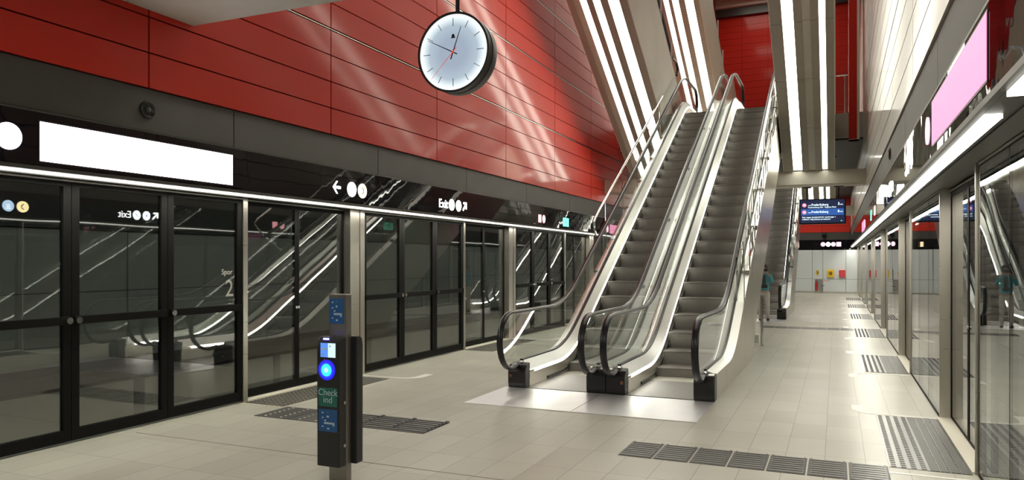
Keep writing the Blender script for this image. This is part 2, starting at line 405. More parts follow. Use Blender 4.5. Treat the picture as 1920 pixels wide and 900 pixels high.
def doors(X, sg, ya, yb, k, side):
    """sliding doors set back behind the fixed stretch, and the steel pillar after them"""
    left = sg < 0; pw = .33 if left else .02
    t = thing('platform_door', '%s pair of sliding glass doors along the %s track, counted from the camera' % (ORD[k], side), 'door', (X, ya, 0), group='sliding doors of the %s platform edge' % side)
    def bx(m, xa, xb, *r): return m.box(*sorted((sg * xa, sg * xb)), *r)
    L = yb - ya - pw
    for i in range(2):
        y0, y1 = i * L / 2, (i + 1) * L / 2
        fr = MB()
        bx(fr, .095, .14, y0 + .003, y0 + .04, .02, 2.295); bx(fr, .095, .14, y1 - .04, y1 - .003, .02, 2.295)
        bx(fr, .095, .14, y0 + .04, y1 - .04, .02, .11 if left else .04); bx(fr, .095, .14, y0 + .04, y1 - .04, 2.25, 2.295)
        leaf = fr.build('door_leaf', 'frame', t)
        g = MB(); bx(g, .10, .11, y0 + .04, y1 - .04, .04, 2.25); g.build('glass_pane', 'psd' if left else 'psd_right', leaf)
        kb = MB(); kb.cyl((sg * .095, (y1 - .02) if i == 0 else (y0 + .02), 1.02), (-sg, 0, 0), .018, .012, 12); kb.build('lock_knob', 'chrome', leaf)
    tr = MB(); bx(tr, .085, .15, 0, L, 2.300, 2.313); tr.build('top_rail', 'steel', t)
    sl = MB(); bx(sl, -.03, .16, 0, L, 0, .016); sl.build('sill', 'sill', t)
    if left:
        p = MB(); bx(p, -.012, .15, L, L + .215, 0, 2.334); bx(p, .0, .15, L + .215, L + .225, 0, 2.334); bx(p, -.02, .15, L + .225, L + pw, 0, 2.334); p.build('pillar', 'steel', t)
    else:
        p = MB(); bx(p, -.004, .15, L, L + pw, 0, 2.334); p.build('pillar', 'steel', t)
    return t
for side, X, sg in (('left', XL, -1), ('right', XR, 1)):
    for k in range(-1, 7):
        a, c = D0 + PER * k, D1 + PER * k + (.16 if sg < 0 else 0)
        e = D0 + PER * (k + 1)
        if side == 'right' and k < 0:
            zone(X, sg, c, e - .05 + .05, 0, side); continue
        if side == 'left' and k < 0:
            zone(X, sg, c, e + .06, 0, side); continue
        if a + .06 > YF: break
        doors(X, sg, a + (.06 if sg < 0 else 0), min(c, YF), k, side)
        if c < YF - 1: zone(X, sg, c, min(e + (.06 if sg < 0 else 0), YF), k + 1, side)
# the right glass runs on towards the camera; the left too
t = thing('platform_door', 'nearest pair of sliding glass doors along the left track, left of all screens', 'door', (XL, 1.13, 0))
MB().box(-.14, -.095, 0, 2.2, .02, .11).box(-.14, -.095, 0, 2.2, 2.25, 2.295).build('door_leaf', 'frame', t)
MB().box(-.11, -.10, 0, 2.2, .11, 2.25).build('glass_pane', 'psd', t)
# letters on the left glass
t = thing('glass_sticker', 'pale grey track number sticker on the left glass screen by the bright steel post', 'sticker', (XL + .0225 - .041, 6.28, 1.35), (R(90), 0, R(90)))
lt = mat('sticker_grey', (.55, .55, .50), .6)
text('word', 'Spor', .085, lt, t, -.005, .13, .0); text('numeral', '2', .26, lt, t, .03, -.06, .0)

# ------------------------------------------------------------------ escalators to the mezzanine
TAN = .59; YB = 1.77; RISE = 5.54; YT = YB + RISE / TAN; WB = .55; YE = 12.85
def hz(y):
    def ramp(y, yb): return 0 if y < yb - WB else (y - yb if y > yb + WB else (y - yb + WB) ** 2 / (4 * WB))
    return TAN * (ramp(y, YB) - ramp(y, YT))
def ysamp(a, b, n=0):
    out = []; y = a
    while y < b - 1e-6:
        out.append(y); y += .1 if (abs(y - YB) < .8 or abs(y - YT) < .8) else .45
        if out[-1] < YB - .7 < y: y = YB - .7
        if out[-1] < YT - .7 < y: y = YT - .7
    return out + [b]
def step_mesh():
    b = MB(); n = 48; w = .385; prof = [(0, -.014), (.012, -.03), (.022, -.07), (.034, -.12), (.048, -.18), (.062, -.236)]
    xs = []
    for i in range(n):
        x = -w + 2 * w * i / n; d = 2 * w / n
        xs += [(x, 0), (x + d * .55, 0), (x + d * .56, 1), (x + d * .99, 1)]
    rings = [[(x, y + .010 * g, z) for x, g in xs] for y, z in prof]
    base = len(b.v); m = len(xs)
    for r in rings: b.v += r
    for k in range(len(rings) - 1):
        for i in range(m - 1): b.face([base + k * m + i, base + k * m + i + 1, base + (k + 1) * m + i + 1, base + (k + 1) * m + i])
    # grooved tread
    base = len(b.v)
    b.v += [(x, 0, -.010 * g) for x, g in xs] + [(x, .462, -.010 * g) for x, g in xs]
    for i in range(m - 1): b.face([base + i, base + i + 1, base + m + i + 1, base + m + i])
    b.box(-w, w, -.004, .01, -.014, .0005, 1); b.box(-w, w, .07, .46, -.08, -.012)
    b.box(-w, -w + .006, .0, .40, -.2, 0); b.box(w - .006, w, .0, .40, -.2, 0)
    return b
STEP = None
def escalator(cx, y0, label, outer, group):
    """outer: -1 / +1, the side that faces the open platform; the other side meets its twin"""
    global STEP
    t = thing('escalator', label, 'escalator', (cx, y0, 0), group=group)
    ys = ysamp(.12, YE - .1)
    for s in (-1, 1):
        def q(xa, xb, za, zb): return lambda y: [(s * xa, hz(y) + za), (s * xb, hz(y) + za), (s * xb, hz(y) + zb), (s * xa, hz(y) + zb)]
        MB().ribbon(ys, q(.395, .41, -.25, .178)).build('skirt_panel', 'clad', t, smooth=True)
        MB().ribbon(ysamp(.32, YE - .15), q(.389, .41, .182, .218)).build('skirt_light', 'skirt_lamp', t, smooth=True)
        MB().ribbon(ysamp(.75, YE - .8), lambda y: [(s * .380, hz(y) + .02), (s * .395, hz(y) + .02), (s * .395, hz(y) + .055), (s * .380, hz(y) + .055)]).build('skirt_brush', 'rubber', t, smooth=True)
        MB().ribbon(ys, lambda y: [(s * .393, hz(y) + .222), (s * .485, hz(y) + .335), (s * .495, hz(y) + .325), (s * .405, hz(y) + .205)]).build('inner_deck', 'deck', t, smooth=True)
        MB().ribbon(ys, lambda y: [(s * .487, hz(y) + .33), (s * .53, hz(y) + .33), (s * .53, hz(y) + .352), (s * .487, hz(y) + .352)]).build('glass_seal', 'rubber', t, smooth=True)
        xo = .64
        MB().ribbon(ys, lambda y: [(s * .525, hz(y) + .335), (s * xo, hz(y) + .30), (s * xo, hz(y) + .28), (s * .525, hz(y) + .30)]).build('outer_deck', 'deck', t, smooth=True)
        # glass with round ends, in panes
        yc0, yc1, zc, rr = -.20, YE, .62, .32
        segs = [(yc0, 1.05), (1.056, 2.6)] + [(2.606 + 2.15 * k, 2.60 + 2.15 * (k + 1)) for k in range(4)] + [(2.606 + 8.6, yc1)]
        gl = MB()
        for a, c in segs:
            yy = ysamp(a, c)
            lo = [hz(y) + .34 for y in yy]; up = [hz(y) + .94 for y in yy]
            if a == yc0:
                arc = [(yc0 - rr * math.sin(th), zc + rr * math.cos(th)) for th in [PI * k / 14 for k in range(1, 12)]]
                pts = [(y, z) for y, z in zip(yy, lo)] + [(y, z) for y, z in zip(yy, up)][::-1] + arc
            elif c == yc1:
                arc = [(yc1 + rr * math.sin(th), hz(yc1) + zc - rr * math.cos(th)) for th in [PI * k / 14 for k in range(3, 14)]]
                pts = [(y, z) for y, z in zip(yy, lo)] + arc + [(y, z) for y, z in zip(yy, up)][::-1]
            else:
                pts = [(y, z) for y, z in zip(yy, lo)] + [(y, z) for y, z in zip(yy, up)][::-1]
            b0 = len(gl.v); n = len(pts)
            if len(pts) == 2 * len(yy):
                gl.loft([[(s * .505, y, a2), (s * .515, y, a2), (s * .515, y, c2), (s * .505, y, c2)] for y, a2, c2 in zip(yy, lo, up)])
            else: gl.prism(pts, s * .505, s * .515, 'x')
        gl.build('balustrade_glass', 'bal', t)
        # handrail
        path = []
        R0 = .345
        for k in range(0, 16):
            th = R(205) - R(205) * k / 15
            path.append((yc0 - R0 * math.sin(th), zc + R0 * math.cos(th)))
        path = [(.10, .24), (.02, .262)] + path
        path += [(y, hz(y) + zc + R0) for y in ysamp(-.1, YE)[1:]]
        for k in range(1, 16):
            th = R(205) * k / 15; path.append((YE + R0 * math.sin(th), hz(YE) + zc + R0 * math.cos(th)))
        path += [(YE - .25, hz(YE) + .262)]
        rings = []
        for i, p in enumerate(path):
            a, c = path[max(i - 1, 0)], path[min(i + 1, len(path) - 1)]
            ty, tz = c[0] - a[0], c[1] - a[1]; l = math.hypot(ty, tz); ny, nz = -tz / l, ty / l
            ring = []
            for dx, dn in ((-.040, -.004), (-.040, .008), (-.028, .020), (0, .023), (.028, .020), (.040, .008), (.040, -.004), (.026, -.016), (-.026, -.016)):
                ring.append((s * .51 + dx, p[0] + ny * dn, p[1] + nz * dn))
            rings.append(ring)
        MB().loft(rings).build('handrail', 'rubber', t, smooth=True)
        # newel inlet boxes, bottom and top
        nb = MB(); x1 = .6405
        nb.prism([(0, 0), (-.015, .06), (-.015, .21), (.03, .285), (.15, .31), (.15, 0)], s * .40, s * x1, 'x')
        box = nb.build('newel_box', 'plastic', t, bevel=.012)
        if s < 0: MB().cyl((s * (.60 if s == outer else .44), -.014, .15), (0, -1, 0), .021, .012, 16, r2=.017).build('stop_button', mat('orange_button', (.42, .16, .10), .4) if 'orange_button' not in bpy.data.materials else bpy.data.materials['orange_button'], box)
        MB().prism([(.046, .2905), (.105, .3035), (.105, .306), (.046, .293)], s * .56, s * .625, 'x').build('label_plate', 'chrome', box)
        MB().box(*sorted((s * .40, s * .6405)), YE - .2, YE - .02, hz(YE), hz(YE) + .30).build('newel_box', 'plastic', t, bevel=.01)
    # steps
    k = 0
    y = 1.22
    while y < YT + .4:
        if STEP is None:
            o = step_mesh().build('step', ['step', 'step_nose'], t); STEP = o.data
        else:
            o = bpy.data.objects.new('step', STEP); COL.objects.link(o); o.parent = t
        o.location = (0, y, hz(y + .28) + .002 - (.03 if y < 1.4 else 0)); k += 1; y += .40
    MB().box(-.39, .39, .02, 1.14, -.02, .008).prism([(1.14, .008), (1.24, .008), (1.24, -.02), (1.14, -.02)], -.39, .39, 'x').build('comb_plate', 'comb', t)
    MB().box(-.39, .39, YT + .75, YE + .05, RISE - .06, RISE + .004).build('comb_plate', 'comb', t)
    # truss: side cladding in panels, and the underside
    YU = 4.25
    def low(y): return 0.0 if y < YU else (TAN * (y - YU) + .28 if y < YU + 6.95 else TAN * 6.95 + .28)
    for s in (-1, 1):
        cl = MB(); y = .15; first = True
        edges = [.15, 1.0, 1.9, 3.0, YU - .005, 5.6, 7.0, 8.4, 9.8, YU + 6.95, YE]
        for a, c in zip(edges, edges[1:]):
            yy = [v for v in ysamp(a + .003, c - .003)]
            cl.loft([[(s * .624, y_, low(y_ + (1e-4 if y_ >= YU - .004 else 0))), (s * .641, y_, low(y_ + (1e-4 if y_ >= YU - .004 else 0))), (s * .641, y_, hz(y_) + .295), (s * .624, y_, hz(y_) + .295)] for y_ in yy])
        cl.build('side_cladding', 'clad', t)
    yy = [YU + .001] + ysamp(YU + .3, YU + 6.95) + [YE]
    MB().ribbon(yy, lambda y: [(-  .622, low(y)), (  .622, low(y)), (  .622, low(y) + .05), (-  .622, low(y) + .05)]).box(-  .622,   .622, YU - .02, YU, 0, .33).build('underside_panel', 'under', t)
    for y in (3.2, 5.2, 7.2, 9.2):
        s = -outer; z = hz(y) + .318
        MB().loft([[(s * .57, y, z), (s * .60, y, z), (s * .60, y + .07, z + .07 * TAN), (s * .57, y + .07, z + .07 * TAN)], [(s * .575, y + .01, z + .03), (s * .595, y + .01, z + .03), (s * .595, y + .06, z + .025 + .07 * TAN), (s * .575, y + .06, z + .025 + .07 * TAN)]]).build('deck_stud', 'plastic', t)
    # guard rail and anti-climb brackets on the outer side
    s = outer
    if outer < 0:
        y1, h1 = 3.60, 1.215
        pth = [(s * .63, y1 + .12, hz(y1) + .98), (s * .63, y1 + .02, hz(y1) + h1 - .10), (s * .63, y1, hz(y1) + h1 - .02), (s * .63, y1 + .06, hz(y1) + h1 + .035)] + [(s * .63, y, hz(y) + h1 + .02) for y in (y1 + .3, 5, 7, 9.1)]
        MB().tube(pth, .021).build('guard_rail', 'chrome', t, smooth=True)
        for q_ in range(5):
            y = 4.3 + q_ * 1.12
            MB().tube([(s * .63, y, hz(y) + 1.22), (s * .63, y + .01, hz(y) + .9), (s * .60, y + .02, hz(y) + .33)], .009, 6).build('guard_rail_bracket', 'chrome', t)
        for q_ in range(7):
            y = 3.6 + q_ * 1.05
            MB().box(*sorted((s * .545, s * .635)), y, y + .035, hz(y) + .32, hz(y) + .37).build('deck_clip', 'chrome', t)
    else:
        y1 = 3.55
        pth = [(s * .625, y1 + .95, hz(y1) + .72), (s * .625, y1 + .25, hz(y1) + 1.10), (s * .625, y1, hz(y1) + 1.36), (s * .625, y1 + .10, hz(y1) + 1.46)] + [(s * .625, y, hz(y) + 1.40) for y in (y1 + .5, 6, 8, 9.5, 10.6)]
        MB().tube(pth, .021).build('guard_rail', 'chrome', t, smooth=True)
        for q_ in range(9):
            y = 3.75 + q_ * .82; z = hz(y) + .325
            MB().tube([(s * .53, y, z - .02), (s * .53, y, z + .42), (s * .635, y, z + .42), (s * .635, y, z - .02)], .010, 6).tube([(s * .635, y, z + .40), (s * .635, y + .45, z + .40 + .45 * TAN), (s * .635, y + .45, z + .1 + .45 * TAN)], .009, 6).build('anti_climb_bracket', 'chrome', t)
        for q_ in range(6):
            y = 3.6 + q_ * 1.3
            MB().box(*sorted((s * .53, s * .64)), y, y + .12, hz(y) + .30, hz(y) + .375).build('deck_block', 'chrome', t)
        yb_ = 2.92; z = hz(yb_) + .31
        MB().box(*sorted((s * .535, s * .64)), yb_, yb_ + .012, z, z + .78).build('barrier_plate', 'bal', t)
        MB().box(*sorted((s * .53, s * .542)), yb_ - .01, yb_ + .02, z, z + .78).box(*sorted((s * .636, s * .648)), yb_ - .01, yb_ + .02, z, z + .78).box(*sorted((s * .53, s * .648)), yb_ - .01, yb_ + .02, z + .78, z + .80).build('barrier_frame', 'steel', t)
        MB().box(*sorted((s * .60, s * .635)), yb_ + 1.0, yb_ + 1.02, hz(yb_ + 1) + .42, hz(yb_ + 1) + .52).build('warning_label', mat('warning_red', (.7, .05, .03), .5), t)
    return t
ea = escalator(-3.19, 8.65, 'left escalator of the near pair, rising from the platform beside a black newel box', -1, 'escalators up to the mezzanine')
eb = escalator(-1.905, 8.65, 'right escalator of the near pair, with steel side cladding facing the right platform', 1, 'escalators up to the mezzanine')
for o, lb in ((ea, 'left escalator of the far pair, hidden behind the near escalators'), (eb, 'far escalator at the end of the platform, seen right of the near pair')):
    c = copy_tree(o); c.location.y += 13.05; c['label'] = lb

# ------------------------------------------------------------------ upper escalators, seen from below
def upper(x0, x1, yb, strips, label, ytop, group, bars=False):
    t = thing('escalator', label, 'escalator', (x0, yb, 3.86), group=group)
    w = x1 - x0; H = (yb - ytop) * .585
    def pt(d): return (-d, d * .585)           # along the incline, local y,z
    L = yb - ytop
    sh = 2.40
    # side cladding: panels
    for x, nm in ((0, 'l'), (w, 'r')):
        b = MB(); e = .014 if x == 0 else -.014; d = 0.0
        while d < L:
            d2 = min(L, d + 2.6)
            b.prism([pt(d + .004), pt(d2 - .004), (-(d2 - .004), (d2 - .004) * .585 + sh), (-(d + .004), (d + .004) * .585 + sh)], *sorted((x, x + e)), 'x'); d = d2
        b.prism([(0, 0), (1.55, 0), (1.55, 1.68), (0, sh)], *sorted((x, x + e)), 'x')
        b.build('side_cladding', 'truss', t)
    b = MB(); b.prism([(0, .12), (-L, H + .12), (-L, H + sh), (0, sh), (1.5, 1.68), (1.5, .02), (0, .02)], .016, w - .016, 'x'); b.build('truss', 'soffit', t)
    # underside: long panels between the strips, cut by cross seams
    cuts = [0.014] + [c for s in strips for c in s] + [w - .014]
    for i in range(0, len(cuts), 2):
        a, c = cuts[i], cuts[i + 1]
        nsub = max(1, round((c - a) / .17))
        b = MB(); d = -.02
        while d < L:
            d2 = min(L, d + 1.41)
            for q in range(nsub):
                xa, xb = a + (c - a) * q / nsub, a + (c - a) * (q + 1) / nsub
                dz = .0 if q % 2 == 0 else .02
                b.prism([(-(d + .005), (d + .005) * .585 + dz), (-(d2 - .005), (d2 - .005) * .585 + dz), (-(d2 - .005), (d2 - .005) * .585 + .1), (-(d + .005), (d + .005) * .585 + .1)], xa, xb, 'x', mi=q % 2)
            d = d2
        b.build('underside_panel', ['under', 'under2'], t)
    for (a, c) in strips:
        b = MB(); d = 0.0
        while d < L:
            d2 = min(L, d + 1.41)
            b.prism([(-(d + .008), (d + .008) * .585 + .015), (-(d2 - .002), (d2 - .002) * .585 + .015), (-(d2 - .002), (d2 - .002) * .585 + .08), (-(d + .008), (d + .008) * .585 + .08)], a + .004, c - .004, 'x'); d = d2
        b.build('light_strip', 'under_lamp', t)
    # balustrades and handrails on top
    for x in (.15, w - .15):
        MB().prism([(0, sh), (-L, H + sh), (-L, H + sh + .75), (0, sh + .75)], x - .005, x + .005, 'x').build('balustrade_glass', 'bal', t)
        MB().tube([(x, .6, sh + .45), (x, .75, sh + .65), (x, .5, sh + .78)] + [(x, -d, d * .585 + sh + .78) for d in (0, L)], .035, 8).build('handrail', 'rubber', t)
    if bars:
        for q in range(9):
            d = .7 + q * 1.25; z = d * .585 + sh
            MB().tube([(w - .03, -d, z - .1), (w - .03, -d, z + .62)], .022, 6).tube([(w - .12, -d, z + .3), (w - .03, -d, z + .3)], .016, 6).build('anti_climb_bar', 'paint', t)
    return t
UG = 'upper escalators with lit undersides'
upper(-5.13, -3.87, 19.9, [(.28, .42), (.55, .70), (.86, 1.08)], 'left upper escalator with three bright strips underneath, beside the red wall', 7.5, UG, True)
upper(-5.15, -3.85, 32.95, [(.23, .38), (.49, .68), (.87, 1.12)], 'middle upper escalator with three bright strips, seen above the top of the near escalators', 19.5, UG, True)
upper(-1.225, -.03, 19.9, [(.24, .45), (.91, 1.03)], 'right upper escalator with two bright strips, ending above a pale beam', 7.5, UG)
upper(-1.255, -.03, 32.95, [(.23, .40), (.63, .78), (.885, 1.015)], 'far upper escalator whose bright strips show above the information screen', 23.0, UG)

# ------------------------------------------------------------------ unseen lamps added in the hall ceiling for brightness
for k in range(6):
    t = thing('ceiling_fill_lamp', '%s added fill lamp bank high in the hall ceiling, counted from the near end' % ORD[k], 'fill lamp', (-2.62, 8.0 + k * 6, ZH - .02))
    MB().box(-2.2, 2.2, -1.6, 1.6, -.06, 0).build('housing', 'soffit', t)
    ld = bpy.data.lights.new('lamp', 'AREA'); ld.shape = 'RECTANGLE'; ld.size = 4.2; ld.size_y = 3.0; ld.energy = FILL_W; ld.color = (1, .97, .86)
    lo = bpy.data.objects.new('lamp', ld); COL.objects.link(lo); lo.parent = t; lo.location = (0, 0, -.08)

for side, x in (('left', -7.2), ('right', 2.0)):  # unseen tubes, added to brighten the track walls
    t = thing('tunnel_fill_lamp', 'added fill tube on the tunnel roof over the %s track, behind the fascia' % side, 'tunnel lamp', (x, 0, 3.54))
    MB().box(-.05, .05, YN, YF + 6, -.03, .05).build('housing', 'steel', t); MB().box(-.04, .04, YN, YF + 6, -.05, -.03).build('tube', emit('tunnel_fill_tube', (.95, 1, .88), 19.0), t)
for nm, y in (('middle', 25.0), ('far', 38.0)):  # unseen lamps, added to brighten the floor and end wall below the slabs
    t = thing('soffit_fill_lamp', 'added fill lamp under the soffit of the %s mezzanine, behind its beam' % nm, 'lamp', (-1.2, y, 4.829))
    MB().box(-1.2, 1.2, -.15, .15, -.05, 0).build('housing', 'soffit', t)
    ld = bpy.data.lights.new('lamp', 'AREA'); ld.shape = 'RECTANGLE'; ld.size = 2.2; ld.size_y = .25; ld.energy = 60 if nm == 'middle' else 110; ld.color = (1, .98, .88)
    lo = bpy.data.objects.new('lamp', ld); COL.objects.link(lo); lo.parent = t; lo.location = (0, 0, -.06)
t = thing('soffit_fill_lamp', 'added fill lamp under the near concrete slab, above the camera', 'lamp', (-1.9, 2.6, 3.954))  # unseen, added to brighten the near floor
MB().box(-1.3, 1.3, -.15, .15, -.05, 0).build('housing', 'soffit', t)
ld = bpy.data.lights.new('lamp', 'AREA'); ld.shape = 'RECTANGLE'; ld.size = 2.4; ld.size_y = .25; ld.energy = 60; ld.color = (1, .98, .86)
lo = bpy.data.objects.new('lamp', ld); COL.objects.link(lo); lo.parent = t; lo.location = (0, 0, -.06)
t = thing('railing', 'glass railing with a steel post on the mezzanine edge above the pale beam', 'railing', (.15, 21.66, 5.54))
MB().box(-.15, .12, -.006, .006, .05, 1.0).build('glass_pane', 'bal', t); MB().tube([(-.16, 0, 1.02), (.13, 0, 1.02)], .02, 8).build('top_rail', 'chrome', t, smooth=True)
MB().box(.05, .09, -.03, .03, 0, 1.0).build('post', 'chrome', t)

# ------------------------------------------------------------------ floor fittings
for i, (xa, xb) in enumerate(((-3.86, -2.590), (-2.584, -1.265))):
    o = MB().box(xa, xb, 7.465, 8.630, 0, .006).build('landing_plate', 'plate'); tag(o, ('left' if i == 0 else 'right') + ' shiny steel landing plate at the foot of the near escalators', 'floor plate', 'landing plates')
for i, (xa, xb) in enumerate(((-3.86, -2.590), (-2.584, -1.265))):
    o = MB().box(xa, xb, 20.5, 21.68, 0, .006).build('landing_plate', 'plate'); tag(o, ('left' if i == 0 else 'right') + ' steel landing plate at the foot of the far escalators', 'floor plate', 'landing plates')
def rib_tile(x0, x1, y0, y1, label, grp):
    b = MB(); b.box(x0 + .006, x1 - .006, y0, y1, 0, .003, 1)
    n = 8
    for k in range(n):
        y = y0 + (k + .5) * (y1 - y0) / n
        b.prism([(y - .014, .003), (y - .009, .009), (y + .009, .009), (y + .014, .003)], x0 + .02, x1 - .02, 'x', 0)
        for xx in (x0 + .025, x1 - .025): b.cyl((xx, y + .03, .003), (0, 0, 1), .007, .005, 8, 0)
    tag(b.build('tactile_tile', ['grate', 'grate_dark']), label, 'tactile tile', grp)
xs = [-1.648, -1.372, -1.083, -.788, -.498, -.208, .082, .372]
xs = [-1.66 + .2903 * k for k in range(8)]
for k in range(7): rib_tile(xs[k], xs[k + 1], 5.968, 6.472, '%s ribbed steel tactile tile from the left in the near floor strip' % ORD[k], 'ribbed tactile tiles of the near strip')
for k in range(7): rib_tile(xs[k], xs[k + 1], 18.85, 19.35, '%s ribbed steel tactile tile from the left in the far floor strip' % ORD[k], 'ribbed tactile tiles of the far strip')
# the strip behind the ticket post: two dotted dark tiles, then open grating
for k in range(2):
    b = MB(); x0 = -5.53 + .44 * k; b.box(x0 + .004, x0 + .436, 5.975, 6.49, 0, .004, 1)
    for i in range(2):
        for j in range(7): b.cyl((x0 + .12 + .2 * i, 6.02 + .07 * j, .004), (0, 0, 1), .012, .005, 8, 0)
    tag(b.build('tactile_tile', ['sill', 'grate_dark']), ('leftmost' if k == 0 else 'second') + ' dark tactile tile with pale studs, behind the ticket post', 'tactile tile', 'studded dark tiles')
for k in range(3):
    b = MB(); x0 = -4.63 + .374 * k; b.box(x0, x0 + .374, 5.975, 6.49, 0, .004, 1)
    for j in range(7):
        y = 6.02 + .0717 * j; b.box(x0, x0 + .374, y, y + .03, .004, .010, 0)
        b.box(x0 + .33, x0 + .365, y + .028, y + .074 if j < 6 else y + .05, .004, .014, 1)
    tag(b.build('tactile_grating', ['grate', 'grate_dark']), '%s ribbed floor grating from the left, just right of the ticket post' % ORD[k], 'grating', 'gratings right of the ticket post')
def door_grate(side, k):
    xa, xb = (.375, .935) if side == 'right' else (-6.12, -5.56)
    ya, yb = D0 + PER * k - .04, D1 + PER * k - .10
    b = MB(); b.box(xa, xb, ya, yb, 0, .004, 1 if side == 'left' else 0)
    nx = 8
    for i in range(nx):
        x = (xa + (i + .5) * (xb - xa) / nx)
        studs = (i < 4) if side == 'right' else True
        n = 34
        if studs:
            for j in range(n):
                y = ya + (j + .5) * (yb - ya) / n
                if side == 'right': b.box(x - .018, x + .018, y - .012, y + .012, .004, .007, 1)
                else: b.box(x - .026, x + .026, y - .022, y + .022, .004, .008, 2)
        else:
            b.box(x - .030, x + .022, ya, yb, .004, .006, 1)
            for j in range(n):
                y = ya + (j + .5) * (yb - ya) / n; b.box(x + .024, x + .032, y - .015, y + .010, .004, .009, 0)
    tag(b.build('door_mat_grate', ['grate', 'grate_dark', 'grate_dark'] if side == 'right' else ['grate', 'sill', 'grate_dark']), '%s studded steel floor plate before the %s sliding doors, counted from the camera' % (ORD[k], side), 'tactile plate', 'tactile plates at the %s doors' % side)
def marking(side, y, sgn, k, end):
    """white floor line that runs from the screen and hooks away from the doors"""
    d = 1 if side == 'right' else -1
    xg, xm, xh = (.94, .38, .21) if side == 'right' else (-6.13, -5.52, -5.28)
    r = abs(xh - xm); n = 8
    pts = [(xg, 0), (xm, 0)] + [(xm + (xh - xm) * math.sin(PI / 2 * i / n), .20 * (1 - math.cos(PI / 2 * i / n))) for i in range(1, n + 1)] + [(xh, .45)]
    a_, b_ = [], []
    for i, (x, v) in enumerate(pts):
        p0, p1 = pts[max(i - 1, 0)], pts[min(i + 1, len(pts) - 1)]; tx, ty = p1[0] - p0[0], p1[1] - p0[1]; l = math.hypot(tx, ty)
        w = .018 if i < 2 else .018 + .042 * min(1, (i - 1) / n); nx, ny = -ty / l * w, tx / l * w
        a_.append((x + nx, y + sgn * (v + ny))); b_.append((x - nx, y + sgn * (v - ny)))
    m = MB(); m.loft([[(p[0], p[1], .0005), (q[0], q[1], .0005), (q[0], q[1], .0028), (p[0], p[1], .0028)] for p, q in zip(a_, b_)])
    tag(m.build('floor_marking', 'paint'), 'white hooked floor line at the %s end of the %s %s door plate' % (end, ORD[k], side), 'floor marking', 'hooked white floor lines')
for k in range(6):
    door_grate('right', k)
    marking('right', D1 + PER * k - .035, 1, k, 'far'); 
    marking('right', D0 + PER * k - .20, -1, k, 'near')
for k in range(3):
    door_grate('left', k); marking('left', D1 + PER * k + .03, 1, k, 'far')

# ------------------------------------------------------------------ ticket post
t = thing('ticket_post', 'dark steel post with blue label, standing at the left front of the platform', 'post', (-3.332, 4.48, 0))
MB().box(-.076, .076, -.03, .035, 0, 1.352).build('post', brushed('post_steel', (.30, .28, .255), .4), t, bevel=.004)
MB().box(-.08, .08, -.034, .039, 1.352, 1.36).build('cap', 'steel', t)
blue = mat('label_blue', (.012, .085, .25), .45); pale = mat('label_pale', (.42, .52, .62), .5); green = mat('label_green', (.012, .13, .10), .45)
def picto_label(par, x0, x1, z0, z1, y):
    o = MB().box(x0, x1, y - .002, y, z0, z1).build('blue_label', blue, par); w, h = x1 - x0, z1 - z0
    b = MB()
    for px, pz, r in ((.22, .84, .05), (.22, .62, .045), (.22, .22, .045), (.5, .68, .06), (.36, .5, .05), (.52, .14, .06), (.5, .88, .02)):
        b.box(x0 + (px - r) * w, x0 + (px + r) * w, y - .003, y - .002, z0 + (pz - r * .6) * h, z0 + (pz + r * .6) * h)
    b.box(x0 + .30 * w, x0 + .86 * w, y - .003, y - .002, z0 + .34 * h, z0 + .42 * h); b.box(x0 + .76 * w, x0 + .86 * w, y - .003, y - .002, z0 + .27 * h, z0 + .36 * h)
    b.build('pictogram', pale, o)
picto_label(t, -.071, .057, 1.145, 1.33, -.030)
